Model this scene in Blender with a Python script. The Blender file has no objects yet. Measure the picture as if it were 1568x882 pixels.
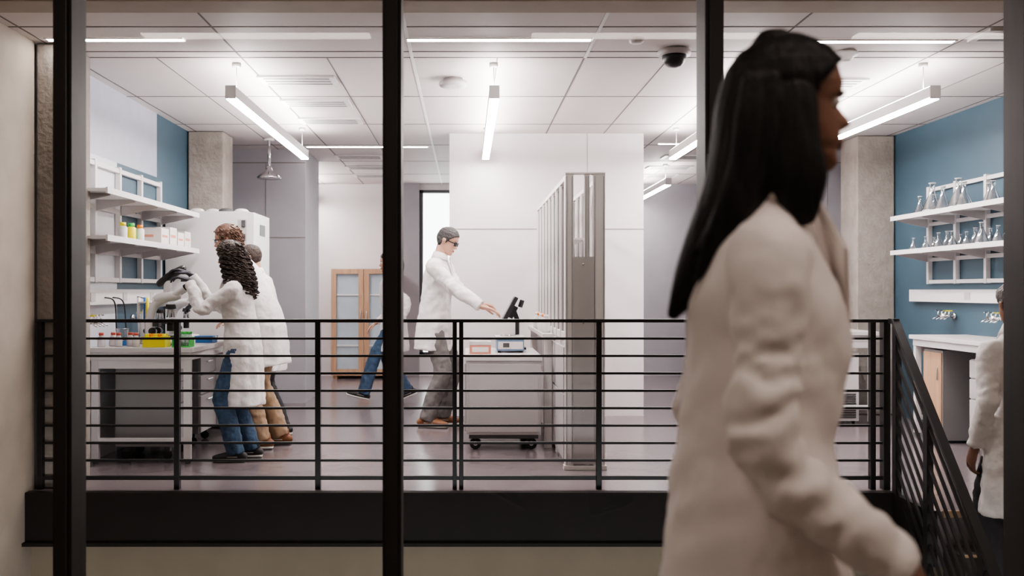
import bpy, math, random
from mathutils import Vector, Matrix, noise
random.seed(7)
S=bpy.context.scene
V=Vector
S.view_settings.view_transform='AgX'
try: S.view_settings.look='AgX - Medium High Contrast'
except Exception: pass
# ---------------------------------------------------------------- materials
def new_mat(name):
    m=bpy.data.materials.new(name); m.use_nodes=True
    return m, m.node_tree, m.node_tree.nodes['Principled BSDF']
def mat(name,col,rough=.5,metal=0.,var=.06,vscale=6.,bump=0.,bscale=40.,coat=0.,emit=None,es=0.,detail=4.,stretch=None,spec=None):
    m,nt,p=new_mat(name)
    p.inputs['Roughness'].default_value=rough; p.inputs['Metallic'].default_value=metal
    p.inputs['Coat Weight'].default_value=coat
    if spec is not None: p.inputs['Specular IOR Level'].default_value=spec
    tc=nt.nodes.new('ShaderNodeTexCoord'); mp=nt.nodes.new('ShaderNodeMapping')
    nt.links.new(tc.outputs['Object'],mp.inputs['Vector'])
    if stretch: mp.inputs['Scale'].default_value=stretch
    n=nt.nodes.new('ShaderNodeTexNoise'); n.inputs['Scale'].default_value=vscale; n.inputs['Detail'].default_value=detail
    nt.links.new(mp.outputs[0],n.inputs['Vector'])
    r=nt.nodes.new('ShaderNodeValToRGB')
    r.color_ramp.elements[0].position=.3; r.color_ramp.elements[1].position=.7
    r.color_ramp.elements[0].color=tuple(max(0,c*(1-var)) for c in col)+(1,)
    r.color_ramp.elements[1].color=tuple(min(1,c*(1+var)) for c in col)+(1,)
    nt.links.new(n.outputs['Fac'],r.inputs[0]); nt.links.new(r.outputs[0],p.inputs['Base Color'])
    if bump:
        n2=nt.nodes.new('ShaderNodeTexNoise'); n2.inputs['Scale'].default_value=bscale; n2.inputs['Detail'].default_value=5
        nt.links.new(mp.outputs[0],n2.inputs['Vector'])
        b=nt.nodes.new('ShaderNodeBump'); b.inputs['Strength'].default_value=bump; b.inputs['Distance'].default_value=.02
        nt.links.new(n2.outputs['Fac'],b.inputs['Height']); nt.links.new(b.outputs[0],p.inputs['Normal'])
    if emit:
        p.inputs['Emission Color'].default_value=tuple(emit)+(1,); p.inputs['Emission Strength'].default_value=es
    return m
def glass_mat(name,tint,gloss=.08,rough=.02):
    m=bpy.data.materials.new(name); m.use_nodes=True; nt=m.node_tree; nt.nodes.clear()
    o=nt.nodes.new('ShaderNodeOutputMaterial'); mx=nt.nodes.new('ShaderNodeMixShader')
    t=nt.nodes.new('ShaderNodeBsdfTransparent'); g=nt.nodes.new('ShaderNodeBsdfGlossy')
    t.inputs[0].default_value=tint+(1,); g.inputs['Roughness'].default_value=rough
    lw=nt.nodes.new('ShaderNodeLayerWeight'); lw.inputs[0].default_value=.25
    mt=nt.nodes.new('ShaderNodeMath'); mt.operation='MULTIPLY_ADD'; mt.inputs[1].default_value=gloss*3; mt.inputs[2].default_value=gloss*.3
    nt.links.new(lw.outputs['Facing'],mt.inputs[0]); nt.links.new(mt.outputs[0],mx.inputs[0])
    nt.links.new(t.outputs[0],mx.inputs[1]); nt.links.new(g.outputs[0],mx.inputs[2]); nt.links.new(mx.outputs[0],o.inputs[0])
    return m
M={}
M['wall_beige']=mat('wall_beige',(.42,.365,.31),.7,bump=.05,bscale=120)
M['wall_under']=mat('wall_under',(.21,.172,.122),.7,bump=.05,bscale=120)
M['white_wall']=mat('white_wall',(.80,.75,.76),.55,var=.02)
M['lilac']=mat('lilac_panel',(.36,.345,.375),.5,var=.03)
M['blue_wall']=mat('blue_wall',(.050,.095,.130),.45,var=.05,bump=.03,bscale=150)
M['washed_blue']=mat('blue_wall_light_wash',(.45,.47,.55),.3,var=.05)  # light wash on the blue wall, put into a paler colour
M['daylit_blue']=mat('blue_wall_painted_daylight',(.76,.77,.82),.25,var=.02)  # near-white colour stands in for daylight on the wall behind the shelves
M['ceil']=mat('ceiling_panel',(.69,.635,.625),.6,var=.02)
M['seam']=mat('seam',(.18,.16,.155),.7)
M['lit_seam']=mat('seam_painted_light',(.85,.85,.85),.5)  # pale colour standing in for light along a ceiling seam
M['floor']=mat('vinyl_floor',(.185,.155,.162),.22,var=.08,vscale=3,bump=.012,bscale=60,spec=.6)
M['corr_floor']=mat('corridor_floor',(.22,.2,.18),.5)
M['fascia']=mat('fascia_steel',(.011,.008,.007),.6,var=.15,spec=.2)
M['black']=mat('railing_paint',(.012,.011,.012),.42,var=.1,spec=.35)
M['mull']=mat('bronze_mullion',(.032,.027,.024),.5,metal=.2)
M['conc']=mat('concrete',(.30,.265,.24),.85,var=.14,vscale=9,bump=.4,bscale=30,detail=10)
M['white']=mat('white_metal',(.78,.755,.755),.35,var=.02)
M['lgrey']=mat('light_grey_metal',(.52,.49,.49),.4,var=.03)
M['grey']=mat('grey_metal',(.27,.26,.265),.42,var=.04)
M['dgrey']=mat('dark_grey',(.07,.07,.075),.5)
M['alu']=mat('aluminium',(.74,.70,.69),.45,metal=0,var=.03,stretch=(8,8,.4))
M['alu_d']=mat('aluminium_panel',(.46,.435,.43),.45,metal=0,var=.03)
M['chrome']=mat('chrome',(.75,.75,.76),.15,metal=1.)
M['top']=mat('bench_top',(.70,.67,.66),.3,var=.03)
M['wood']=mat('oak',(.52,.32,.20),.5,var=.15,vscale=3,stretch=(12,12,1))
M['tan']=mat('tan_nosing',(.42,.28,.16),.6)
M['dstep']=mat('dark_stair',(.03,.026,.023),.6)
M['rubber']=mat('black_rubber',(.015,.015,.016),.55)
M['blackpl']=mat('black_plastic',(.02,.02,.022),.3)
M['glass']=glass_mat('window_glass',(.985,.985,.98),.03,.0)
M['labglass']=glass_mat('lab_glass',(.84,.88,.90),.55,.08)
M['cabglass']=mat('cabinet_glass',(.52,.60,.66),.15,var=.04,coat=.3)
M['red']=mat('red_plastic',(.55,.10,.06),.4)
M['salmon']=mat('salmon_card',(.62,.25,.18),.5)
M['orange']=mat('orange_plastic',(.8,.25,.03),.4)
M['yellow']=mat('yellow_plastic',(.85,.75,.03),.4)
M['green']=mat('green_plastic',(.08,.55,.12),.4)
M['blue']=mat('blue_plastic',(.03,.16,.45),.4)
M['skyblue']=mat('instrument_blue',(.22,.33,.5),.4)
M['box']=mat('white_cardboard',(.75,.72,.70),.7)
M['coat']=mat('lab_coat',(.84,.80,.79),.8,var=.04,vscale=8,bump=.6,bscale=9)
M['coat_near']=mat('lab_coat_near',(.90,.84,.815),.85,var=.03,vscale=6,bump=.6,bscale=8,stretch=(1,1,.5))
M['jeans']=mat('denim',(.045,.085,.15),.85,var=.3,vscale=20,bump=.3,bscale=40)
M['khaki']=mat('khaki',(.34,.235,.15),.85,bump=.3,bscale=20)
M['pgrey']=mat('grey_trousers',(.17,.16,.155),.85,bump=.5,bscale=14,var=.15)
M['pdark']=mat('dark_trousers',(.03,.03,.035),.85,bump=.3,bscale=20)
M['skin']=mat('skin_light',(.56,.32,.235),.55,var=.06,vscale=12,bump=.05,bscale=90)
M['skin_d']=mat('skin_brown',(.24,.12,.08),.5,var=.06,vscale=12,bump=.05,bscale=90)
M['lip']=mat('lips',(.38,.13,.11),.45)
M['lip_d']=mat('lips_dark',(.17,.055,.05),.45)
M['hair_blk']=mat('hair_black',(.010,.009,.009),.55,var=.4,vscale=60,bump=.5,bscale=60,stretch=(1,1,.10),spec=.3)
M['hair_brn']=mat('hair_brown',(.10,.045,.025),.5,var=.5,vscale=60,bump=.6,bscale=90)
M['hair_dk']=mat('hair_dark_brown',(.035,.02,.014),.45,var=.5,vscale=60,bump=.6,bscale=90)
M['hair_gr']=mat('hair_grey',(.045,.04,.04),.6,var=.5,vscale=80,bump=.6,bscale=90)
M['eye']=mat('eye_white',(.75,.73,.70),.2); M['iris']=mat('iris',(.03,.02,.015),.1)
M['glove']=mat('nitrile_glove',(.04,.04,.055),.45,bump=.2,bscale=60)
M['shoe_b']=mat('brown_shoe',(.22,.09,.04),.5); M['shoe_k']=mat('black_shoe',(.02,.02,.022),.5)
M['sole']=mat('white_sole',(.65,.63,.6),.6)
M['lamp']=mat('lamp_emit',(.9,.9,.9),.5,emit=(1,.945,.93),es=95)
M['lamp_up']=mat('lamp_uplight',(.9,.9,.9),.5,emit=(1,.945,.93),es=70)
M['lamp_lin']=mat('linear_light',(.9,.9,.9),.5,emit=(1,.94,.9),es=45)
M['fill_c']=mat('corridor_fill',(.9,.9,.9),.5,emit=(1,.86,.77),es=30)  # fill from unseen fixtures added above the corridor
M['fill_s']=mat('stairwell_fill',(.9,.9,.9),.5,emit=(1,.88,.80),es=12)  # weaker fill from unseen fixtures added above the stairwell
M['screen']=mat('screen_glass',(.02,.02,.025),.15)
M['liquid']=mat('clear_plastic',(.65,.62,.62),.25)

# ---------------------------------------------------------------- mesh builder
def crs(a,t):
    n=len(a); i=min(int(t),n-2); f=t-i
    p0=a[max(i-1,0)];p1=a[i];p2=a[i+1];p3=a[min(i+2,n-1)]
    return .5*((2*p1)+(p2-p0)*f+(2*p0-5*p1+4*p2-p3)*f*f+(3*p1-p0-3*p2+p3)*f**3)
class MB:
    def __init__(s,name): s.name=name;s.v=[];s.f=[];s.m=[];s.sm=[];s.mats=[];s.T=None
    def mi(s,m):
        m=M[m] if isinstance(m,str) else m
        if m not in s.mats: s.mats.append(m)
        return s.mats.index(m)
    def add(s,vs,fs,m,smooth=False):
        o=len(s.v); i=s.mi(m)
        for v in vs:
            v=V(v); s.v.append(s.T@v if s.T else v)
        for f in fs: s.f.append([o+k for k in f]); s.m.append(i); s.sm.append(smooth)
    def box(s,x0,x1,y0,y1,z0,z1,m):
        vs=[(x,y,z) for x in(x0,x1) for y in(y0,y1) for z in(z0,z1)]
        s.add(vs,[(0,1,3,2),(4,6,7,5),(0,4,5,1),(2,3,7,6),(0,2,6,4),(1,5,7,3)],m)
    def bar(s,p0,p1,w,h,m,up=V((0,0,1))):
        p0=V(p0);p1=V(p1);t=(p1-p0).normalized(); u=t.cross(up)
        if u.length<1e-4:u=V((1,0,0))
        u.normalize(); v=u.cross(t)
        vs=[p+u*a*w/2+v*b*h/2 for p in(p0,p1) for a,b in((-1,-1),(1,-1),(1,1),(-1,1))]
        s.add(vs,[(3,2,1,0),(4,5,6,7),(0,1,5,4),(1,2,6,5),(2,3,7,6),(3,0,4,7)],m)
    def rings(s,R,m,cap=True,smooth=True,c0=None,c1=None):
        n=len(R[0]); vs=[p for r in R for p in r]; fs=[]
        for i in range(len(R)-1):
            for j in range(n):
                k=(j+1)%n; fs.append((i*n+j,i*n+k,(i+1)*n+k,(i+1)*n+j))
        if cap:
            a=sum(R[0],V())/n if c0 is None else c0; b=sum(R[-1],V())/n if c1 is None else c1
            vs+= [a,b]; ia=len(vs)-2
            for j in range(n):
                k=(j+1)%n; fs.append((ia,k,j)); fs.append((ia+1,(len(R)-1)*n+j,(len(R)-1)*n+k))
        s.add(vs,fs,m,smooth)
    def loft(s,path,a,b,side,m,n=18,sub=4,rnd=(True,True),smooth=True):
        path=[V(p) for p in path]; N=len(path)
        if not isinstance(a,(list,tuple)): a=[a]*N
        if not isinstance(b,(list,tuple)): b=[b]*N
        P=[];A=[];B=[]
        tot=(N-1)*sub
        for i in range(tot+1):
            t=i/sub; P.append(crs(path,t));A.append(max(.001,crs(a,t)));B.append(max(.001,crs(b,t)))
        R=[];side=V(side)
        def ring(p,t,ra,rb):
            u=side-t*side.dot(t)
            if u.length<1e-3: u=t.orthogonal()
            u.normalize(); v=t.cross(u)
            return [p+u*ra*math.cos(2*math.pi*k/n)+v*rb*math.sin(2*math.pi*k/n) for k in range(n)]
        T=[]
        for i in range(len(P)): T.append((P[min(i+1,len(P)-1)]-P[max(i-1,0)]).normalized())
        r0=min(A[0],B[0]); r1=min(A[-1],B[-1]); c0=c1=None
        if rnd[0]:
            R.append(ring(P[0]-T[0]*r0*.65,T[0],A[0]*.72,B[0]*.72)); c0=P[0]-T[0]*r0*.95
        for i in range(len(P)): R.append(ring(P[i],T[i],A[i],B[i]))
        if rnd[1]:
            R.append(ring(P[-1]+T[-1]*r1*.65,T[-1],A[-1]*.72,B[-1]*.72)); c1=P[-1]+T[-1]*r1*.95
        s.rings(R,m,True,smooth,c0,c1)
    def cyl(s,p0,p1,r,m,n=16,r1=None,smooth=True):
        p0=V(p0);p1=V(p1);t=(p1-p0).normalized();u=t.orthogonal().normalized();v=t.cross(u)
        r1=r if r1 is None else r1
        R=[[p+(u*math.cos(2*math.pi*k/n)+v*math.sin(2*math.pi*k/n))*q for k in range(n)] for p,q in((p0,r),(p1,r1))]
        s.rings(R,m,True,smooth)
    def lathe(s,c,prof,m,n=20,smooth=True,cap=True):
        c=V(c)
        R=[[c+V((r*math.cos(2*math.pi*k/n),r*math.sin(2*math.pi*k/n),z)) for k in range(n)] for r,z in prof]
        s.rings(R,m,cap,smooth)
    def ball(s,c,r,m,n=16,sc=(1,1,1)):
        c=V(c);R=[]
        for i in range(1,n):
            a=math.pi*i/n; R.append([c+V((r*sc[0]*math.sin(a)*math.cos(2*math.pi*k/n),r*sc[1]*math.sin(a)*math.sin(2*math.pi*k/n),-r*sc[2]*math.cos(a))) for k in range(n)])
        s.rings(R,m,True,True,c-V((0,0,r*sc[2])),c+V((0,0,r*sc[2])))
    def tube(s,pts,r,m,n=6):
        pts=[V(p) for p in pts];R=[]; u=None
        for i,p in enumerate(pts):
            t=(pts[min(i+1,len(pts)-1)]-pts[max(i-1,0)]).normalized()
            if u is None: u=t.orthogonal().normalized()
            else:
                u=(u-t*u.dot(t)); u=u.normalized() if u.length>1e-4 else t.orthogonal().normalized()
            w=t.cross(u)
            R.append([p+(u*math.cos(2*math.pi*k/n)+w*math.sin(2*math.pi*k/n))*r for k in range(n)])
        s.rings(R,m)
    def done(s,parent=None,bevel=0,voxel=0,smooth_it=0,disp=0,dsize=.12):
        me=bpy.data.meshes.new(s.name); me.from_pydata(s.v,[],s.f)
        for m in s.mats: me.materials.append(m)
        for i,p in enumerate(me.polygons): p.material_index=s.m[i]; p.use_smooth=s.sm[i]
        me.validate(); me.update()
        import bmesh
        bm=bmesh.new(); bm.from_mesh(me); bmesh.ops.recalc_face_normals(bm,faces=bm.faces); bm.to_mesh(me); bm.free()
        o=bpy.data.objects.new(s.name,me); S.collection.objects.link(o)
        if bevel:
            b=o.modifiers.new('b','BEVEL'); b.width=bevel; b.segments=2; b.limit_method='ANGLE'; b.angle_limit=math.radians(50)
        if voxel:
            r=o.modifiers.new('r','REMESH'); r.mode='VOXEL'; r.voxel_size=voxel; r.use_smooth_shade=True
        if smooth_it:
            q=o.modifiers.new('s','SMOOTH'); q.factor=.5; q.iterations=smooth_it
        if disp:
            t=bpy.data.textures.new(s.name+'_folds','CLOUDS'); t.noise_scale=dsize; t.noise_depth=2
            d=o.modifiers.new('d','DISPLACE'); d.texture=t; d.strength=disp; d.mid_level=.5; d.texture_coords='LOCAL'
        if parent: o.parent=parent
        return o

# ---------------------------------------------------------------- room
WL=-2.68; WR=4.22; CZ=2.75
b=MB('floor'); b.box(-4.3,2.6,5.56,13.3,-.31,0,'floor'); b.box(2.6,5.3,5.05,13.3,-.31,0,'floor'); b.done()
b=MB('floor'); b.box(-2.7,4.3,-1.4,3.3,-.31,0,'corr_floor'); b.done()
b=MB('floor'); b.box(-2.7,4.3,-1.4,5.7,-2.6,-2.47,'corr_floor'); b.done()
b=MB('trim_1'); b.box(-2.66,2.6,5.50,5.558,-.31,.004,'fascia'); b.box(-2.66,2.6,5.46,5.50,-.31,-.29,'fascia'); b.box(2.56,2.6,5.06,5.50,-.31,.0,'fascia'); b.done()
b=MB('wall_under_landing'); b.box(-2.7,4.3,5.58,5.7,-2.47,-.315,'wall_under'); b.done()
b=MB('wall_left'); b.box(-2.85,-2.66,-1.4,5.62,-2.6,2.95,'wall_beige'); b.box(-2.85,WL,5.62,7.9,2.2,CZ,'washed_blue'); b.box(-2.85,WL,5.62,7.0,0,2.2,'daylit_blue'); b.box(-2.85,WL,7.0,7.9,0,2.2,'blue_wall'); b.box(-2.85,WL,7.9,9.9,0,CZ,'blue_wall'); b.box(-4.3,-2.68,9.9,10.0,0,CZ,'white_wall'); b.box(-4.35,-4.2,10,13.3,0,CZ,'white_wall'); b.done()  # near sections of the blue wall are coloured as if brightly lit
b=MB('wall_right'); b.box(WR,4.4,-1.4,5.5,-2.6,2.95,'wall_beige'); b.box(WR,4.4,5.5,9.9,0,CZ,'blue_wall'); b.box(WR,5.3,9.9,10,0,CZ,'white_wall'); b.box(5.2,5.35,10,13.3,0,CZ,'white_wall'); b.done()
b=MB('wall_back')
b.box(-4.3,-.68,13.1,13.25,0,CZ,'white_wall'); b.box(-.68,.5,13.1,13.25,0,.3,'white_wall'); b.box(-.68,.5,13.1,13.25,2.66,CZ,'white_wall'); b.box(.5,5.3,13.1,13.25,0,CZ,'lilac')
b.box(-.95,-.68,13.02,13.1,0,CZ,'lilac'); b.done()
b=MB('wall_corridor_rear'); b.box(-2.7,4.3,-1.5,-1.4,-.3,2.95,'wall_beige'); b.done()
b=MB('window_2'); 
for x in(-.68,-.1,.46): b.box(x,x+.05,13.08,13.2,.3,2.66,'dgrey')
b.box(-.68,.5,13.08,13.2,2.62,2.66,'dgrey'); b.box(-.68,.5,13.08,13.2,.3,.34,'dgrey'); b.box(-.66,.48,13.14,13.15,.32,2.64,'glass'); b.done()
b=MB('wall_partition'); b.box(-.17,1.72,8.9,9.15,0,CZ,'white_wall')
b.box(-.17,1.72,8.897,8.9,1.815,1.822,'seam'); b.box(1.17,1.172,8.897,8.9,0,CZ,'seam'); b.done()
for nm,x0,x1 in(('wall_storage_left',-2.68,-1.75),('wall_storage_right',2.95,4.22)):
    b=MB(nm); b.box(x0,x1,9.9,10.8,0,CZ,'lilac'); b.box(x0,x1,9.895,9.9,1.79,1.80,'seam'); b.box(x0,x1,9.895,9.9,2.60,2.61,'seam')
    xm=x0+.5 if x0<0 else 3.9
    b.box(xm,xm+.005,9.895,9.9,0,2.6,'seam'); b.done()
b=MB('ceiling'); b.box(-4.3,5.3,5.0,13.3,CZ,CZ+.1,'ceil')
for x in(-2.6,-1.48,.77,1.9,3.02,4.15): b.box(x-.006,x+.006,5.0,13.1,CZ-.002,CZ,'seam')
b.box(-.37,-.35,5.0,13.1,CZ-.004,CZ,'lit_seam'); b.box(.765,.785,5.0,6.0,CZ-.004,CZ,'lit_seam')  # bright lines of light painted along these seams
for x in(-2.04,-.92,.2,1.33,2.46,3.6): b.box(x-.004,x+.004,6.0,13.1,CZ-.002,CZ,'seam')
for y in(5.3,5.85,6.0,7.2,8.4,9.6,10.8,12.0): b.box(-4.2,5.2,y-.008,y+.008,CZ-.002,CZ,'seam')
b.done()
b=MB('ceiling'); b.box(-2.7,4.3,-1.4,4.8,2.85,2.95,'wall_beige'); b.box(-2.7,4.3,4.8,5.0,CZ-.01,2.95,'wall_beige'); b.done()
for n,(x0,x1,y0,y1) in enumerate(((-2.66,-2.46,5.64,5.98),(-2.67,-2.33,8.75,9.1),(3.84,4.21,9.0,9.4))):
    b=MB('concrete_column'); b.box(x0,x1,y0,y1,0.002,CZ-.005,'conc')
    b.done(bevel=.012)
# ---------------------------------------------------------------- corridor glazing
b=MB('window_1')
for x in(-2.50,-1.39,-.258,.85,1.945,3.05,4.15):
    b.box(x-.032,x+.032,3.14,3.26,.05,2.84,'mull'); b.box(x-.02,x+.02,3.12,3.14,.05,2.84,'mull')
b.box(-2.65,4.21,3.14,3.26,.002,.07,'mull'); b.box(-2.65,4.21,3.14,3.26,2.77,2.84,'mull')
xs=[-2.50,-1.39,-.258,.85,1.945,3.05,4.15]
for a,c in zip(xs[:-1],xs[1:]): b.box(a+.03,c-.03,3.199,3.205,.06,2.78,'glass')
b.done()
# ---------------------------------------------------------------- railing
b=MB('guard_railing'); RY=5.62
for x in(-2.62,-1.78,-.915,.81,1.66,2.49): b.box(x-.016,x+.016,RY-.02,RY+.02,.0,1.035,'black')
for x in(-.075,-.035): b.box(x-.013,x+.013,RY-.02,RY+.02,.0,1.035,'black')
b.box(2.55,2.59,RY-.03,RY+.03,.0,1.035,'black')
b.box(-2.64,2.6,RY-.028,RY+.028,1.025,1.045,'black')
for k in range(0,9):
    z=.07+.107*k; h=.012 if k==0 else .007
    b.box(-2.63,2.58,RY-.010,RY+.010,z-h,z+h,'black')
b.done(bevel=.002)
b=MB('stair_railing')
def rp(d,dz=0): return V((2.585-.12*d,5.52-d,1.04-.85*d+dz))
b.bar(rp(0,0),rp(2.2,0),.045,.022,'black'); b.box(2.57,2.6,5.50,5.58,1.02,1.05,'black')
for k in range(1,10): b.bar(rp(0,-.107*k),rp(2.2,-.107*k),.014,.016,'black')
for d in(0.03,.52,1.2,1.9):
    p=rp(d); b.box(p.x-.018,p.x+.018,p.y-.022,p.y+.022,p.z-1.05 if d>.4 else 0,p.z-.005,'black')
b.done()
b=MB('staircase')
for k in range(1,13):
    y1=5.05-.225*(k-1); z=-.19*k
    b.box(2.63,4.21,y1-.225,y1-.002,z-.19,z,'dstep'); b.box(2.63,4.21,y1-.227,y1-.19,z,z+.006,'tan')
b.box(2.63,4.21,5.035,5.052,-.03,.006,'tan')
b.done()
# ---------------------------------------------------------------- ceiling fixtures
def pendant(x,y0,y1,z=2.52):
    b=MB('pendant_light')
    b.box(x-.032,x+.032,y0,y1,z-.03,z+.04,'white'); b.box(x-.034,x+.034,y0-.012,y0,z-.04,z+.045,'lgrey'); b.box(x-.034,x+.034,y1,y1+.012,z-.04,z+.045,'lgrey')
    b.box(x-.03,x+.03,y0+.004,y1-.004,z-.045,z-.028,'lamp'); b.box(x-.024,x+.024,y0+.02,y1-.02,z+.04,z+.046,'lamp_up')
    for y in(y0+.15,y1-.15):
        b.cyl((x,y,z+.04),(x,y,CZ),.003,'white',6); b.cyl((x,y,CZ-.025),(x,y,CZ-.001),.03,'white',12)
    b.done()
for x in(-1.55,.18,1.97,3.07): pendant(x,6.0,8.75)
pendant(-2.15,10.9,12.9); pendant(2.4,10.9,12.9)
def linear(x0,x1,y):
    b=MB('recessed_linear_light'); b.box(x0,x1,y-.028,y+.028,CZ-.006,CZ-.001,'lamp_lin'); b.box(x0-.01,x1+.01,y-.036,y-.028,CZ-.008,CZ-.001,'white'); b.box(x0-.01,x1+.01,y+.028,y+.036,CZ-.008,CZ-.001,'white'); b.done()
linear(-2.55,-1.73,5.56);linear(-.36,.75,5.56);linear(2.12,2.98,5.6);linear(-1.7,-.42,9.7);linear(2.0,3.0,9.5)
def diffuser(x,y,w=.55,d=.26):
    b=MB('air_diffuser'); b.box(x-w/2,x+w/2,y-d/2,y+d/2,CZ-.016,CZ-.001,'white')
    for i in range(3):
        yy=y-d/2+.05+i*(d-.1)/2; b.box(x-w/2+.04,x+w/2-.04,yy-.016,yy+.016,CZ-.019,CZ-.0165,'grey')
    b.done()
for y in(6.62,7.42,8.2,10.4,11.3,12.1): diffuser(-1.22,y)
for y in(6.7,10.4,11.3,12.1): diffuser(2.62 if y<7 else 2.5,y)
diffuser(3.3,5.45,.5,.25)
b=MB('round_ceiling_speaker'); b.lathe((-.1,6.6,CZ-.06),[(.05,0),(.095,.004),(.105,.02),(.10,.035),(.07,.05),(.07,.059)],'lgrey',28); b.done()
b=MB('dome_security_camera'); b.lathe((1.315,5.8,CZ-.075),[(.10,.035),(.105,.045),(.105,.06),(.09,.074)],'lgrey',28)
b.lathe((1.315,5.8,CZ-.115),[(.01,0),(.04,.006),(.06,.022),(.073,.045),(.078,.076)],'blackpl',28); b.done()
b=MB('smoke_detector'); b.lathe((2.42,5.85,CZ-.065),[(.03,0),(.045,.01),(.05,.025),(.075,.035),(.08,.05),(.07,.064)],'white',24); b.done()
b=MB('fire_sprinkler'); b.lathe((1.03,5.55,CZ-.03),[(.03,0),(.045,.01),(.045,.029)],'white',20); b.done()
b=MB('safety_shower'); b.cyl((-1.99,9.2,2.42),(-1.99,9.2,CZ-.002),.016,'chrome',12); b.lathe((-1.99,9.2,2.345),[(.02,.0),(.12,.0),(.122,.012),(.10,.04),(.05,.065),(.03,.10),(.028,.13)],'chrome',32); b.lathe((-1.99,9.2,CZ-.02),[(.05,0),(.05,.018)],'white',20); b.done()

# ---------------------------------------------------------------- wall shelving
def wall_shelf(side,y0,y1):
    W=WL if side<0 else WR; s=-side
    def bx(b,d0,d1,ya,yb,za,zb,m):
        xa,xb=sorted((W+s*d0,W+s*d1)); b.box(xa,xb,ya,yb,za,zb,m)
    b=MB('wall_shelf_unit')
    n=int(round((y1-y0)/.5)); 
    for i in range(n+1):
        y=y0+(y1-y0)*i/n; bx(b,.003,.04,y-.018,y+.018,1.28,2.16,'white')
    for z in(1.30,1.50,1.82,2.13): bx(b,.004,.035,y0,y1,z-.016,z+.016,'white')
    for z in(1.57,1.88):
        bx(b,.042,.338,y0-.12,y1+.05,z-.012,z+.008,'white'); bx(b,.339,.352,y0-.125,y1+.055,z-.026,z+.014,'white')
        for i in range(n+1):
            y=y0+(y1-y0)*i/n
            vs=[(W+s*.041,y-.006,z-.013),(W+s*.32,y-.006,z-.013),(W+s*.32,y-.006,z-.03),(W+s*.041,y-.006,z-.09)]
            vs+=[(a,c+.012,d) for a,c,d in vs]
            b.add(vs,[(0,1,2,3),(7,6,5,4),(0,4,5,1),(1,5,6,2),(2,6,7,3),(3,7,4,0)],'lgrey')
    b.done()
    b=MB('service_raceway'); ye=8.6 if side>0 else 8.0
    bx(b,.003,.06,6.05,ye,1.12,1.23,'white')
    for y in(6.4,7.0,7.6): bx(b,.06,.065,y-.04,y+.04,1.145,1.205,'lgrey')
    b.done()
wall_shelf(-1,6.05,7.9); wall_shelf(1,6.0,8.3)
def gas_valve(x,y,z,s):
    b=MB('gas_valve_turret'); 
    xx=x+s*.10
    b.cyl((x+s*.004,y,z),(x+s*.02,y,z),.03,'chrome',16); b.cyl((x+s*.01,y,z),(xx,y,z),.013,'chrome',12)
    b.lathe((xx,y,z-.03),[(.012,0),(.024,.008),(.026,.03),(.02,.05),(.012,.055)],'chrome',16)
    for dy in(-.09,-.03,.03,.09):
        b.cyl((xx,y,z),(xx,y+dy,z+.005),.009,'chrome',10); b.cyl((xx,y+dy,z-.01),(xx,y+dy,z+.045),.008,'chrome',10)
        b.bar((xx-.025,y+dy,z+.048),(xx+.025,y+dy,z+.048),.012,.01,'yellow' if dy in(-.09,) else 'chrome')
        b.cyl((xx,y+dy,z-.005),(xx+s*.05,y+dy,z-.028),.006,'chrome',10,r1=.004)
    b.done()
for y in(7.15,7.9): gas_valve(WR,y,1.0,-1)
for y in(6.35,7.3): gas_valve(WL,y,1.0,1)
def flask(b,x,y,z,h,r):
    b.lathe((x,y,z),[(r*.9,0),(r,.01*h/.15),(r*.95,.08*h),(r*.26,.66*h),(r*.24,.95*h),(r*.32,h)],'labglass',18,cap=True)
    b.lathe((x,y,z+.97*h),[(r*.34,0),(r*.34,.03*h)],'white',16)
b=MB('erlenmeyer_flasks')
for i in range(11):
    y=6.45+i*.168; h=random.choice((.17,.20,.23,.25)); flask(b,WR-.2+random.uniform(-.06,.06),y,1.889,h,h*.34)
for i in range(17):
    y=6.40+i*.108; h=random.choice((.11,.13,.15,.17)); flask(b,WR-.19+(.07 if i%2 else -.06),y,1.579,h,h*.35)
b.done()
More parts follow.
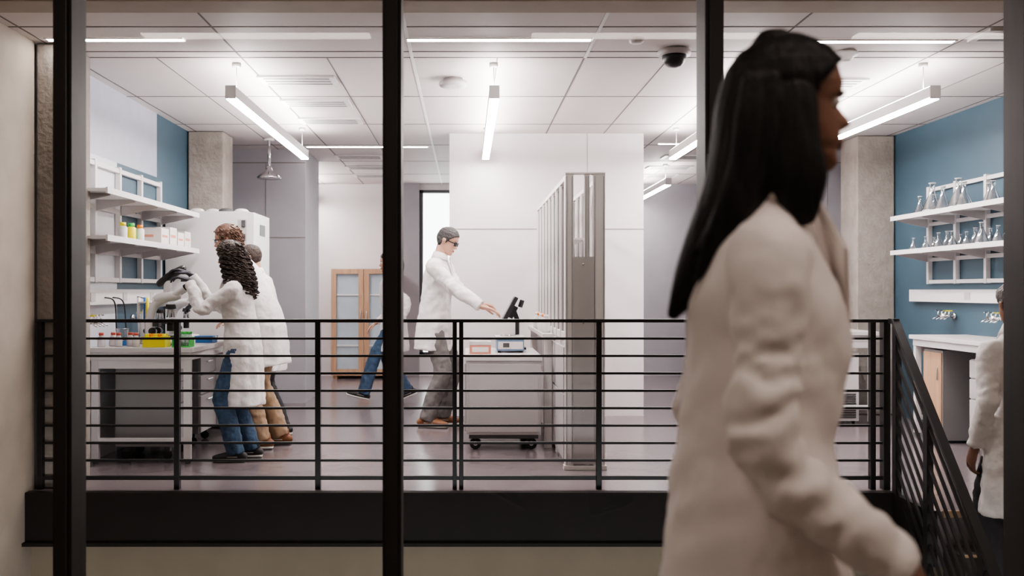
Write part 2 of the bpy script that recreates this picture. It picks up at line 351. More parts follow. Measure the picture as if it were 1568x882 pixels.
# ---------------------------------------------------------------- benches
def bench(name,x0,x1,y0,y1,z,legx):
    b=MB(name); b.box(x0,x1,y0,y1,z-.035,z,'top'); b.box(x0+.02,x1-.02,y0+.03,y1-.03,z-.09,z-.036,'white')
    n=max(1,int(round((y1-y0)/1.2)))
    for i in range(n+1):
        y=y0+.05+(y1-y0-.1)*i/n
        for x in legx:
            b.box(x-.025,x+.025,y-.02,y+.02,.03,z-.09,'white'); b.cyl((x,y,.001),(x,y,.03),.02,'dgrey',12)
        b.box(min(legx),max(legx),y-.015,y+.015,.14,.18,'white'); b.box(min(legx),max(legx),y-.015,y+.015,z-.15,z-.09,'white')
    return b
b=bench('lab_bench',-2.675,-1.92,6.4,7.95,.82,(-2.62,-1.97)); b.done(bevel=.003)
def pedestal(x0,x1,y0,y1,z0,z1,face,m='lgrey'):
    b=MB('mobile_drawer_pedestal'); b.box(x0,x1,y0,y1,z0,z1,m)
    hs=[(z0,z0+(z1-z0)*.5),(z0+(z1-z0)*.5,z0+(z1-z0)*.76),(z0+(z1-z0)*.76,z1)]
    xf=x1 if face>0 else x0
    for a,c in hs:
        xa,xb=sorted((xf,xf+face*.016)); b.box(xa,xb,y0+.01,y1-.01,a+.006,c-.006,'lgrey')
        xa,xb=sorted((xf+face*.016,xf+face*.035)); b.box(xa,xb,(y0+y1)/2-.07,(y0+y1)/2+.07,c-.05,c-.04,'chrome')
    for x in(x0+.06,x1-.06):
        for y in(y0+.06,y1-.06):
            b.cyl((x-.0,y-.012,.035),(x,y+.012,.035),.034,'rubber',16); b.box(x-.02,x+.02,y-.02,y+.02,.06,z0,'dgrey')
    b.done(bevel=.003)
pedestal(-2.52,-2.10,6.55,6.95,.10,.70,1,'grey'); pedestal(-2.52,-2.10,7.15,7.6,.10,.70,1,'grey')
b=bench('lab_bench',3.73,4.215,6.05,7.72,.85,(3.78,4.16)); b.done(bevel=.003)
pedestal(3.83,4.12,6.55,6.95,.10,.70,-1)
b=MB('under_bench_cupboard'); b.box(3.80,4.14,7.3,7.6,.02,.74,'grey'); b.box(3.79,3.80,7.31,7.59,.05,.72,'wood'); b.cyl((3.78,7.35,.5),(3.78,7.35,.6),.006,'chrome',8); b.done(bevel=.002)
b=bench('lab_bench',3.1,3.72,8.25,8.85,.85,(3.16,3.67)); b.done(bevel=.003)
b=MB('under_bench_refrigerator'); b.box(3.25,3.58,8.35,8.75,.03,.66,'white'); b.box(3.26,3.57,8.33,8.35,.32,.65,'white')
for i in range(11): b.box(3.28,3.55,8.335,8.35,.06+i*.021,.07+i*.021,'dgrey')
b.box(3.28,3.30,8.31,8.335,.42,.6,'chrome')
for x in(3.28,3.55): b.cyl((x,8.4,.001),(x,8.4,.03),.015,'rubber',10)
b.done(bevel=.003)
def microscope(x,y,z,ang,sc=1.,cam=False):
    b=MB('microscope'); b.T=Matrix.Translation((x,y,z))@Matrix.Rotation(ang,4,'Z')@Matrix.Scale(sc,4)
    b.loft([(-.13,0,.022),(-.02,0,.022),(.10,0,.022)],[.075,.07,.085],[.02,.022,.018],(0,1,0),'white',sub=3)
    b.loft([(-.10,0,.03),(-.115,0,.14),(-.09,0,.25),(-.02,0,.30)],[.04,.034,.034,.04],[.035,.028,.028,.03],(0,1,0),'white')
    b.box(-.06,.09,-.08,.08,.145,.16,'blackpl'); b.box(-.09,-.05,-.03,.03,.12,.16,'dgrey')
    b.cyl((.02,0,.03),(.02,0,.06),.03,'dgrey'); b.cyl((.02,0,.09),(.02,0,.142),.025,'blackpl')
    b.cyl((.02,0,.235),(.02,0,.265),.036,'blackpl',r1=.03)
    for a in(0,1.6,3.2,4.8): b.cyl((.02+.015*math.cos(a),.015*math.sin(a),.24),(.02+.024*math.cos(a),.024*math.sin(a),.18),.010,'chrome',10,r1=.006)
    b.loft([(-.06,0,.30),(.0,0,.315),(.06,0,.32)],[.045,.05,.045],[.035,.035,.03],(0,1,0),'white',sub=3)
    for yy in(-.032,.032):
        b.cyl((.05,yy*.8,.325),(.125,yy,.375),.019,'white',14); b.cyl((.12,yy,.372),(.15,yy,.392),.021,'blackpl',14)
    for s in(-1,1): b.cyl((-.08,s*.035,.09),(-.08,s*.07,.09),.024,'blackpl',14)
    if cam:
        b.cyl((0,0,.34),(0,0,.42),.026,'white'); b.loft([(-.05,0,.40),(.03,0,.46),(.10,0,.50)],[.034,.036,.03],[.026,.028,.024],(0,1,0),'blackpl')
    b.done(bevel=.002)
microscope(-2.2,6.72,.823,0,1.12,True)
microscope(-2.42,7.15,.823,.2,.95); microscope(-2.35,7.6,.823,-.2,.95)
b=MB('reagent_bottles')
for i in range(5):
    x=-2.60+i*.062; y=6.50+(i%2)*.06
    b.lathe((x,y,.822),[(.024,0),(.026,.006),(.026,.06),(.014,.075),(.014,.082)],'liquid',16); b.lathe((x,y,.903),[(.017,0),(.017,.018)],'red',14)
b.done()
b=MB('blue_tray'); b.box(-2.60,-2.47,6.64,6.8,.821,.83,'blue'); b.box(-2.60,-2.59,6.64,6.8,.83,.855,'blue'); b.box(-2.48,-2.47,6.64,6.8,.83,.855,'blue'); b.box(-2.59,-2.48,6.64,6.65,.83,.855,'blue'); b.done()
b=MB('glass_beaker')
b.lathe((-2.535,6.73,.832),[(.04,0),(.042,.005),(.042,.10),(.045,.11)],'labglass',20); b.done()
b=MB('pipette_stand'); b.lathe((-2.42,6.90,.821),[(.06,0),(.06,.012),(.012,.02),(.008,.30),(.06,.305),(.06,.315)],'lgrey',20)
for a in range(4):
    c=math.cos(a*1.57+.5)*.055; d=math.sin(a*1.57+.5)*.055
    b.cyl((-2.42+c,6.90+d,.98),(-2.42+c,6.90+d,1.17),.012,('white','blue','white','yellow')[a],10); b.cyl((-2.42+c,6.90+d,.90),(-2.42+c,6.90+d,.98),.003,'white',8,r1=.008)
b.done()
b=MB('yellow_tube_box'); b.box(-2.28,-2.12,6.42,6.54,.821,.895,'yellow')
for i in range(5):
    for j in range(3): b.cyl((-2.26+i*.03,6.44+j*.035,.895),(-2.26+i*.03,6.44+j*.035,.915),.010,'orange' if i%2 else 'yellow',10)
b.done(bevel=.003)
b=MB('green_tube_rack'); b.box(-2.08,-1.95,6.44,6.54,.821,.83,'green'); b.box(-2.08,-1.95,6.44,6.54,.88,.89,'green')
for x in(-2.08,-1.96): b.box(x,x+.01,6.44,6.54,.831,.879,'green')
for i in range(4):
    for j in range(3): b.cyl((-2.06+i*.03,6.46+j*.03,.832),(-2.06+i*.03,6.46+j*.03,.915),.008,'labglass',10); b.cyl((-2.06+i*.03,6.46+j*.03,.915),(-2.06+i*.03,6.46+j*.03,.93),.010,'green',10)
b.done()
b=MB('blue_sample_case'); b.box(-2.08,-1.95,7.0,7.14,.821,.86,'blue'); b.box(-2.085,-1.945,6.995,7.145,.86,.872,'blue'); b.box(-1.95,-1.94,7.05,7.09,.85,.87,'white'); b.done()
b=MB('power_cables')
for y0,y1 in((6.6,6.85),(6.75,7.05),(7.25,7.5)):
    pts=[]
    for i in range(25):
        t=i/24; pts.append((WL+.065+.06*math.sin(t*3.14)*(1-t),y0+(y1-y0)*t,1.17-.34*t+.10*math.sin(t*3.14)))
    b.tube(pts,.005,'rubber')
b.done()
b=MB('reagent_bottles'); cs=['yellow','green','yellow','orange','red']; bc=['box','yellow','green','box','orange']
for i in range(5):
    y=6.48+i*.085; x=-2.44+(i%2)*.03
    b.lathe((x,y,1.579),[(.030,0),(.032,.01),(.032,.09),(.02,.10)],bc[i],16); b.lathe((x,y,1.679),[(.022,0),(.022,.025)],cs[i],14)
b.done()
b=MB('carton_boxes')
for y,h,w in((7.12,.13,.18),(7.33,.15,.17),(7.53,.12,.16),(7.71,.14,.17)):
    b.box(-2.6,-2.38,y,y+w,1.579,1.58+h,'box'); b.box(-2.38,-2.379,y+.02,y+w-.03,1.58+h*.45,1.58+h*.6,'salmon'); b.box(-2.55,-2.44,y-.001,y,1.58+h*.45,1.58+h*.6,'salmon')
b.done(bevel=.002)
b=MB('laboratory_freezer'); b.box(-2.66,-1.93,8.06,8.70,.04,1.92,'white'); b.box(-1.929,-1.88,8.062,8.698,.30,1.91,'white'); b.box(-1.929,-1.89,8.07,8.69,.06,.28,'lgrey')
b.cyl((-1.85,8.12,1.1),(-1.85,8.12,1.6),.012,'chrome'); b.box(-1.88,-1.84,8.11,8.13,1.1,1.12,'chrome'); b.box(-1.88,-1.84,8.11,8.13,1.58,1.6,'chrome')
b.box(-1.88,-1.876,8.3,8.5,1.72,1.82,'blackpl'); b.box(-2.02,-1.94,8.055,8.06,1.5,1.85,'lgrey')
for z in(1.78,1.66,1.54): b.box(-1.985,-1.95,8.04,8.054,z,z+.06,'dgrey')
for x in(-2.6,-1.95):
    for y in(8.12,8.64): b.cyl((x,y,.001),(x,y,.045),.025,'rubber',12)
b.done(bevel=.01)
b=MB('plastic_bags')
for i in range(4): b.ball((-2.45+i*.13,8.3+.05*(i%2),1.945),.05,'liquid' if i!=2 else 'dgrey',12,(1.3,.9,.5))
b.done()
b=MB('wooden_display_cabinet'); x0,x1,y0,y1,z0,z1=-1.87,-.97,12.6,13.05,.05,1.52
b.box(x0,x1,y1-.02,y1,z0,z1,'wood'); b.box(x0,x1,y0,y1,z1-.03,z1,'wood'); b.box(x0,x1,y0,y1,z0,z0+.05,'wood'); b.box(x0,x0+.03,y0,y1,z0,z1,'wood'); b.box(x1-.03,x1,y0,y1,z0,z1,'wood')
b.box(x0+.03,x1-.03,y0+.02,y0+.028,z0+.05,z1-.03,'cabglass')
xm=(x0+x1)/2
for a,c in((x0,xm-.003),(xm+.003,x1)):
    b.box(a,a+.07,y0-.02,y0-.001,z0,z1,'wood');b.box(c-.07,c,y0-.02,y0-.001,z0,z1,'wood');b.box(a+.07,c-.07,y0-.02,y0-.001,z1-.07,z1,'wood');b.box(a+.07,c-.07,y0-.02,y0-.001,z0,z0+.09,'wood')
    for z in(.45,.8,1.15): b.box(a+.07,c-.07,y0+.005,y0+.019,z,z+.02,'white')
for x in(xm-.04,xm+.04): b.cyl((x,y0-.04,.8),(x,y0-.04,.95),.007,'chrome',10); b.box(x-.005,x+.005,y0-.04,y0-.02,.81,.82,'chrome'); b.box(x-.005,x+.005,y0-.04,y0-.02,.93,.94,'chrome')
for x in(x0+.05,x1-.05):
    for y in(y0+.05,y1-.05): b.box(x-.03,x+.03,y-.03,y+.03,.001,.05,'wood')
b.done(bevel=.002)
# ---------------------------------------------------------------- cart
b=MB('mobile_cart'); x0,x1,y0,y1=-.005,.565,6.97,8.0
b.box(x0-.01,x1+.01,y0-.01,y1+.01,.685,.72,'top'); b.box(x0,x1,y0,y1,.12,.684,'lgrey')
b.box(x0+.02,x1-.02,y0-.006,y0-.0005,.14,.66,'lgrey')
b.box(x0-.016,x0-.0005,y0+.02,y0+.5,.14,.66,'lgrey');b.box(x0-.016,x0-.0005,y0+.52,y1-.02,.14,.66,'lgrey')
for x in(x0+.07,x1-.07):
    for y in(y0+.07,y1-.07):
        b.cyl((x,y-.014,.045),(x,y+.014,.045),.044,'rubber',20); b.cyl((x,y-.016,.045),(x,y+.016,.045),.018,'lgrey',12); b.box(x-.03,x+.03,y-.024,y+.024,.085,.12,'dgrey')
b.box(x0+.02,x1-.02,y0+.01,y0+.04,.09,.12,'dgrey')
b.done(bevel=.004)
b=MB('weighing_instrument'); b.box(.24,.46,7.35,7.65,.735,.83,'skyblue'); b.box(.23,.47,7.34,7.66,.831,.85,'lgrey'); b.box(.25,.45,7.335,7.349,.75,.81,'white'); b.box(.29,.34,7.33,7.334,.765,.8,'dgrey')
for x in(.26,.44):
    for y in(7.38,7.62): b.cyl((x,y,.721),(x,y,.736),.012,'rubber',10)
b.cyl((.35,7.45,.85),(.35,7.45,.862),.08,'chrome',24); b.done(bevel=.006)
b=MB('touch_terminal'); b.box(.34,.50,7.72,7.90,.721,.74,'blackpl'); b.cyl((.43,7.81,.74),(.43,7.81,.98),.018,'blackpl')
b.T=Matrix.Translation((.36,7.81,1.06))@Matrix.Rotation(math.radians(28),4,'Y')
b.box(-.012,.02,-.13,.13,-.10,.12,'blackpl'); b.box(-.016,-.0125,-.115,.115,-.085,.105,'screen'); b.box(.02,.06,-.05,.05,-.06,.05,'blackpl'); b.T=None
b.bar((.43,7.81,.97),(.40,7.81,1.05),.04,.04,'blackpl'); b.cyl((.45,7.75,1.08),(.47,7.75,1.14),.02,'blackpl'); b.done(bevel=.004)
b=MB('pipette_tip_box'); b.box(.02,.19,7.2,7.36,.721,.79,'salmon'); b.box(.018,.192,7.198,7.362,.791,.82,'liquid'); b.box(.04,.17,7.197,7.1995,.735,.775,'box'); b.done(bevel=.004)
# ---------------------------------------------------------------- rack / island core
b=MB('aluminium_shelving_core'); X0,X1=.67,.94; Y0,Y1=6.25,8.8
for y in [Y0+.06+i*(Y1-Y0-.09)/8 for i in range(9)]:
    for x in(X0+.022,X1-.022):
        b.box(x-.02,x+.02,y-.018,y+.018,.0,1.98,'alu'); b.box(x-.006,x+.006,y-.021,y-.0185,.9,1.97,'grey')
for x in(X0+.003,X1-.035):
    b.box(x,x+.032,Y0+.022,Y1,1.981,2.012,'alu')
    b.box(x+.005,x+.025,Y0+.022,Y1-.01,.88,.93,'alu')
b.box(X0+.012,X1-.012,Y0+.05,Y1-.005,.022,.86,'lgrey')
for y in(6.3,6.95,7.6,8.2): b.box(X0-.006,X0+.010,y,y+.57,.06,.5,'lgrey'); b.box(X0-.006,X0+.010,y,y+.57,.52,.83,'lgrey')
for xa,xb in((X0,X0+.055),(X0+.13,X0+.165),(X0+.19,X0+.27)):
    b.box(xa,xb,Y0-.03,Y0+.02,.031,2.013,'alu'); b.box(xa+.008,xa+.012,Y0-.033,Y0-.0305,.04,2.0,'grey'); b.box(xb-.012,xb-.008,Y0-.033,Y0-.0305,.04,2.0,'grey')
b.box(X0+.05,X0+.195,Y0-.04,Y0-.034,.04,1.45,'alu_d'); b.box(X0-.002,X1+.002,Y0-.034,Y0+.021,2.0135,2.025,'alu'); b.box(X0-.01,X1+.01,Y0-.045,Y0+.03,.002,.03,'alu')
for z in(1.40,1.0,.4): b.cyl((X0+.12,Y0-.044,z),(X0+.12,Y0-.04,z),.006,'chrome',8)
for z in(1.25,1.6): b.box(X0+.045,X1-.045,Y0+.6,Y1,z,z+.015,'lgrey')
b.box(.58,X0-.008,7.0,8.7,.86,.89,'top'); b.box(.60,X0-.01,7.1,7.13,.0,.859,'alu'); b.box(.60,X0-.01,8.6,8.63,.0,.859,'alu')
b.done()
b=MB('plastic_bottles')
for i in range(5):
    y=7.2+i*.22; b.lathe((.622,y,.891),[(.032,0),(.035,.01),(.035,.08),(.015,.11),(.015,.12)],'liquid',16); b.lathe((.622,y,1.011),[(.018,0),(.018,.02)],'orange' if i%2 else 'white',14)
b.done()
b=MB('wall_switch'); b.box(3.98,4.05,9.88,9.894,1.0,1.12,'lgrey'); b.box(4.0,4.03,9.876,9.88,1.04,1.08,'white'); b.done()
b=MB('door_handle'); b.cyl((3.99,9.86,1.54),(3.99,9.894,1.54),.025,'chrome'); b.bar((3.99,9.85,1.54),(4.1,9.85,1.54),.015,.018,'chrome'); b.done()

# ---------------------------------------------------------------- people
def interp(tab,z):
    if z<=tab[0][0]: return tab[0][1]
    for (a,p),(c,q) in zip(tab[:-1],tab[1:]):
        if z<=c:
            t=(z-a)/(c-a); t=t*t*(3-2*t)*.5+t*.5; return p+(q-p)*t
    return tab[-1][1]
XF=[(0,.060),(.006,.074),(.016,.082),(.03,.079),(.04,.077),(.05,.082),(.062,.083),(.075,.080),(.09,.078),(.115,.076),(.128,.084),(.15,.087),(.175,.080),(.195,.064),(.212,.042),(.224,.02),(.23,.004)]
XB=[(0,.02),(.01,-.0),(.03,-.035),(.055,-.062),(.08,-.080),(.11,-.095),(.14,-.099),(.17,-.094),(.195,-.078),(.212,-.055),(.224,-.028),(.23,-.006)]
WD=[(0,.016),(.01,.028),(.03,.045),(.055,.057),(.08,.065),(.115,.071),(.15,.076),(.175,.073),(.195,.060),(.212,.042),(.224,.022),(.23,.004)]
NS=[(.068,0),(.074,.012),(.082,.027),(.09,.024),(.105,.014),(.118,.006),(.13,.0)]
def head_pt(th,z,inf=0,feat=True):
    xf=interp(XF,z);xb=interp(XB,z);w=interp(WD,z); xc=xb+(xf-xb)*.48
    c=math.cos(th);s=math.sin(th)
    rx=(xf-xc if c>0 else xc-xb)
    x=xc+rx*math.copysign(abs(c)**.88,c); y=w*math.copysign(abs(s)**.88,s)
    if feat and c>0:
        ns=interp(NS,z)
        if .068<z<.13: x+=ns*math.exp(-(y/(.016 if z<.092 else .011))**2)
        x-=.010*math.exp(-((abs(y)-.031)/.014)**2-((z-.115)/.011)**2)
        x+=.004*math.exp(-(y/.02)**2)*(math.exp(-((z-.056)/.004)**2)+math.exp(-((z-.045)/.005)**2))
    p=V((x,y,z))
    if inf:
        d=V((c,s,max(0,(z-.13)/.09))).normalized(); p+=d*inf
    return p
def sstep(a,b,x):
    t=max(0,min(1,(x-a)/(b-a))); return t*t*(3-2*t)
def build_hand(b,wr,d,n,s,mt,curl=.5):
    d=d.normalized(); n=(n-d*n.dot(d)).normalized(); sd=n.cross(d); sd=sd if sd.dot(s)>0 else -sd
    b.loft([wr-d*.02,wr+d*.02,wr+d*.06,wr+d*.092],[.026,.032,.040,.039],[.020,.018,.015,.012],sd,mt,n=14,sub=3)
    for off,L,k in((.030,.078,0),(.0105,.088,.06),(-.0095,.082,.1),(-.029,.064,.16)):
        p=wr+d*(.075-.1*abs(off-.01)*.6)+sd*off; pts=[p]; a=curl*.45
        for seg,f in enumerate((.02,.45*L,.3*L,.25*L)):
            dd=d*math.cos(a)-n*math.sin(a)+sd*(off*1.6); p=p+dd.normalized()*f; pts.append(p)
            if seg>0: a+=curl*(.8+k)
            else: a=curl*(.5+k)
        b.loft(pts,[.0085,.0092,.0085,.0078,.0062],[.0085,.0092,.0082,.0072,.0058],sd,mt,n=10,sub=3)
    p=wr+d*.025+sd*.018; a1=(d*.62+sd*.72-n*.30).normalized(); a2=(d*.85+sd*.38-n*.35).normalized(); a3=(d*.95+sd*.1-n*.4).normalized()
    pts=[p,p+a1*.038,p+a1*.038+a2*.032,p+a1*.038+a2*.032+a3*.024]
    b.loft(pts,[.014,.0115,.0102,.008],[.014,.0115,.0095,.007],n,mt,n=10,sub=3)
def ik(a,t,l1,l2,pole):
    d=t-a; L=min(d.length,l1+l2-.004); L=max(L,abs(l1-l2)+.02); u=d.normalized(); t=a+u*L
    x=(l1*l1-l2*l2+L*L)/(2*L); h=math.sqrt(max(0,l1*l1-x*x)); pp=pole-u*pole.dot(u); pp.normalize()
    return a+u*x+pp*h,t
def curls(b,fn,count,m,length,rad=.011,r=.004,up=.0,out=.02):
    for i in range(count):
        p,o=fn(i); L=length*random.uniform(.7,1.15); ph=random.random()*6.28; N=int(10+L*110); pts=[]
        for k in range(N):
            t=k/(N-1); q=p+o*(.012+out*sstep(0,.4,t))+V((-.01*t,0,-L*t+up*math.sin(t*3.14)))
            a=ph+t*L*150; rr=rad*(.6+.6*t)
            pts.append(q+V((math.cos(a)*rr,math.sin(a)*rr,0)))
        b.tube(pts,r,m,5)
def figure(name,loc,heading,H,lean=0,wrists=None,poles=None,ankles=((0,.10),(0,-.10)),apitch=(0,0),az=(0,0),hp=0,hy=0,neckf=0,
           hair='short',hair_m='hair_dk',skin='skin',lip='lip',coat='coat',hem=.60,trousers='jeans',shoe='shoe_k',sole='sole',hand_m=None,female=False,curl=.5,hdirs=None,hnorm=None,hemx=0,glasses=None,voxel=.010,hemw=1.,disp=.022,dsz=.08,fold=.045):
    k=H/1.75; E=bpy.data.objects.new(name,None); S.collection.objects.link(E); E.location=loc; E.rotation_euler=(0,0,math.radians(heading)); E.scale=(k,k,k); E.empty_display_size=.2
    Ri=Matrix.Rotation(-math.radians(heading),3,'Z'); L0=V(loc); hand_m=hand_m or skin
    def w2l(p): return (Ri@(V(p)-L0))/k
    def w2d(p): return Ri@V(p)
    ln=math.radians(lean)
    def tp(x,y,z):
        if z<=.95: return V((x,y,z))
        dz=z-.95; a=ln*(.5+.5*min(1,dz/.3)); return V((x*math.cos(a)+dz*math.sin(a),y,.95+dz*math.cos(a)-x*math.sin(a)))
    fw=.88 if female else 1.; SZ=1.362 if female else 1.395; SR=.88 if female else 1.
    b=MB('lab_coat')
    zz=[hem,(hem+.95)/2,.95,1.08,1.22,SZ-.055,SZ+.02,1.455,1.495]
    aw=[.205*hemw,.195*(1+hemw)/2,.185,.172*fw,.178*fw,.182*fw,.155*fw,.095,.060]
    dp=[.165*hemw,.158*(1+hemw)/2,.146,.130,.132,.126,.100,.075,.058]
    ox=[hemx,hemx*.5,0,0,.005 if not female else .012,0,-.005,-.005,0]
    b.loft([tp(o,0,z) if z>.95 else V((o,0,z)) for o,z in zip(ox,zz)],aw,dp,(0,1,0),coat,n=72,sub=6,rnd=(False,False))
    # draped folds in the skirt and soft creases round the waist
    seed=sum(map(ord,name))%17
    nv=[]
    for v in b.v:
        r=V((v.x,v.y,0)); th=math.atan2(v.y,v.x)
        g=sstep(1.15,hem,v.z)
        f=1+fold*g*(math.sin(7*th+seed+1.5*math.sin(v.z*5))+.6*math.sin(12*th+2*seed+v.z*4))
        if v.z<1.36: f+=.018*math.sin(v.z*55+3*math.sin(th*2+seed)+4*noise.noise(v*5))*(1-g*.6)
        nv.append(V((v.x*f,v.y*f,v.z)))
    b.v=nv
    sh=[tp(-.005,y*fw,SZ) for y in(.18,-.18)]
    if wrists is None: wrists=[None,None]
    wl=[];el=[]
    for i,sg in enumerate((1,-1)):
        w=wrists[i]
        t=V((.03,sg*.225,.85)) if w is None else w2l(w)
        pole=V((-1,sg*.25,-.1)) if not poles or poles[i] is None else V(poles[i])
        e,t=ik(sh[i],t,.29,.265,pole); el.append(e); wl.append(t)
        dw=(t-e).normalized(); o0=len(b.v)
        b.loft([tp(0,sg*.08*fw,SZ+.015),sh[i],sh[i]*.45+e*.55,e,e*.4+t*.6,t-dw*.0],[q*SR for q in(.062,.068,.062,.059,.055,.049)],[q*SR for q in(.065,.070,.062,.059,.054,.048)],(0,1,0) if abs(dw.y)<.8 else (1,0,0),coat,n=24,sub=9,rnd=(True,False))
        # sleeve creases bunching around the elbow
        for q in range(o0,len(b.v)):
            v=b.v[q]; de=(v-e).length
            ax=(v-sh[i]).length if (v-sh[i]).length<.29 else .29+de
            nn=noise.noise(v*14+V((seed,0,0)))
            seg0,seg1=(sh[i],e) if (v-sh[i]).length<(v-t).length else (e,t)
            u=seg1-seg0; tt=max(0,min(1,(v-seg0).dot(u)/u.length_squared)); c=seg0+u*tt
            amp=.006*math.exp(-(de/.13)**2)+.0025
            dirv=(v-c)
            if dirv.length>1e-4: b.v[q]=v+dirv.normalized()*amp*(math.sin(ax*120+nn*6)+nn)
    b.done(E,voxel=voxel,smooth_it=1,disp=disp,dsize=dsz)
    b=MB('coat_collar')
    R=[]
    for r,zc,w in((.052,1.525,1.0),(.064,1.53,1.),(.082,1.475,1.12),(.078,1.468,1.12),(.055,1.50,1.)):
        R.append([tp(r*.95*math.cos(a)+.002,0,0+zc-.018*max(0,math.cos(a)))+V((0,r*w*math.sin(a),0)) for a in [2*math.pi*j/28 for j in range(28)]])
    b.rings(R,coat,False)
    for sg in(1,-1):
        p=[tp(.070,sg*.045,1.485),tp(.118,sg*.072,1.39),tp(.140,sg*.012,1.24),tp(.110,sg*.012,1.40)]
        b.add([q for q in p]+[q+V((.006,0,.002)) for q in p],[(0,1,2,3),(4,7,6,5),(0,4,5,1),(1,5,6,2),(2,6,7,3),(3,7,4,0)],coat)
    b.done(E)
    b=MB('trousers'); feet=[]
    b.loft([(0,0,.80),(0,0,.92),(0,0,1.0)],[.15,.16,.14],[.10,.11,.10],(0,1,0),trousers,n=20)
    for i,sg in enumerate((1,-1)):
        ax,ay=ankles[i]; hipj=V((0,sg*.09,.90)); t=V((ax,ay,.095+az[i]))
        kn,t=ik(hipj,t,.42,.42,V((1,sg*.08,0))); feet.append(t)
        b.loft([hipj,hipj*.5+kn*.5,kn,kn*.5+t*.5,t-V((0,0,.03))],[.09,.084,.073,.071,.068],[.095,.088,.076,.074,.072],(0,1,0),trousers,n=18,rnd=(True,False))
    b.done(E,voxel=.011,smooth_it=2,disp=.022,dsize=.05)
    for i,t in enumerate(feet):
        T=Matrix.Translation(t)@Matrix.Rotation(math.radians(apitch[i]),4,'Y')@Matrix.Translation((0,0,-.095))
        b=MB('shoe_%d'%(i+1)); b.loft([(-.065,0,.045),(-.03,0,.052),(.04,0,.048),(.11,0,.040),(.165,0,.034)],[.033,.037,.041,.047,.033],[.033,.045,.040,.030,.020],(0,1,0),shoe,n=18)
        b.loft([(-.035,0,.05),(-.02,0,.11)],[.036,.038],[.04,.045],(0,1,0),shoe,n=16,rnd=(False,False))
        b.v=[V((v.x,v.y,max(v.z,.012))) for v in b.v]
        b.v=[T@v for v in b.v]; b.done(E)
        b=MB('sole_%d'%(i+1)); b.loft([(-.075,0,.014),(-.03,0,.014),(.05,0,.014),(.12,0,.014),(.175,0,.016)],[.034,.039,.041,.050,.034],[.013]*5,(0,1,0),sole,n=18)
        if sole=='sole': b.loft([(-.02,0,.045),(.06,0,.045)],[.043,.046],[.006,.006],(0,1,0),sole,n=12)
        b.v=[T@V((v.x,v.y,max(v.z,.001))) for v in b.v]; b.done(E)
    for i,sg in enumerate((1,-1)):
        b=MB(('left_hand','right_hand')[i])
        dw=(wl[i]-el[i]).normalized()
        d=dw if not hdirs or hdirs[i] is None else w2d(hdirs[i])
        if wrists[i] is None: n=V((0,sg,0)); s=V((1,0,0))
        else: n=V((0,0,1)); s=V((0,-sg,0))
        if hnorm and hnorm[i] is not None: n=w2d(hnorm[i]); s=V((0,-sg,.6))
        build_hand(b,wl[i]+dw*.018,d,n,s,hand_m,curl)
        b.loft([wl[i]-dw*.05,wl[i]+dw*.025],[.027,.026],[.024,.022],n.cross(dw),hand_m,n=14)
        b.done(E,voxel=.0035,smooth_it=2)
    nt=tp(.02+neckf,0,1.52); HM=Matrix.Translation(nt)@Matrix.Rotation(math.radians(hy),4,'Z')@Matrix.Rotation(math.radians(hp),4,'Y')
    b=MB('head'); b.T=HM; NZ,NT=64,64
    R=[[head_pt(2*math.pi*j/NT,.23*(i/NZ)) for j in range(NT)] for i in range(NZ+1)]
    b.rings(R,skin)
    for sg in(1,-1):
        b.loft([(-.018,sg*.071,.080),(-.012,sg*.077,.098),(-.016,sg*.080,.122),(-.024,sg*.076,.128)],[.010,.014,.017,.010],[.004,.006,.006,.004],(1,0,0),skin,n=12)
    b.T=None
    b.loft([tp(-.01,0,1.43),tp(0,0,1.49),HM@V((-.018,0,.03)),HM@V((-.02,0,.075))],[.06,.052 if not female else .046,.05 if not female else .045,.05],[.06,.054 if not female else .048,.054,.055],(0,1,0),skin,n=24)
    b.done(E)
    b=MB('eyes'); b.T=HM
    for sg in(1,-1): b.ball((.064,sg*.031,.115),.0115,'eye',12); b.ball((.0715,sg*.032,.1148),.0052,'iris',10)
    b.done(E)
    b=MB('lips'); b.T=HM
    b.loft([(.080,-.020,.050),(.0865,-.008,.053),(.0875,0,.0525),(.0865,.008,.053),(.080,.020,.050)],[.002,.0045,.0045,.0045,.002],[.003,.004,.004,.004,.003],(0,0,1),lip,n=8)
    b.loft([(.079,-.018,.047),(.086,0,.0445),(.079,.018,.047)],[.002,.005,.002],[.003,.005,.003],(0,0,1),lip,n=8); b.done(E)
    b=MB('eyebrows'); b.T=HM
    for sg in(1,-1): b.loft([(.083,sg*.016,.128),(.082,sg*.032,.132),(.070,sg*.050,.128)],[.003,.0035,.0015],[.0025]*3,(0,0,1),hair_m,n=8)
    b.done(E)
    b=MB('hair'); b.T=HM
    th0={'short':.008,'curly_short':.012,'curly_long':.016,'long':.010,'pony':.010}[hair]
    def region(p):
        x,y,z=p
        front=interp([(.0,-.07),(.04,-.06),(.06,-.035),(.09,-.022),(.10,.012),(.135,.03),(.165,.055),(.182,.075),(.2,.12)],z)
        h=sstep(front+.006,front-.006,x)
        return h*sstep(.03,.05,z)
    R=[]
    for i in range(NZ+1):
        z=.23*(i/NZ)
        row=[]
        for j in range(NT):
            th=2*math.pi*j/NT; p=head_pt(th,z,0,False); h=region(p)
            nn=noise.noise(V((p.x*60,p.y*60,p.z*30)))*(.35 if hair!='long' else .1)
            th1=th0*(1+nn)+(.006*sstep(.15,.22,z) if hair!='long' else .003)
            row.append(head_pt(th,z,-.014+(th1+.014)*h,False))
        R.append(row)
    b.rings(R,hair_m)
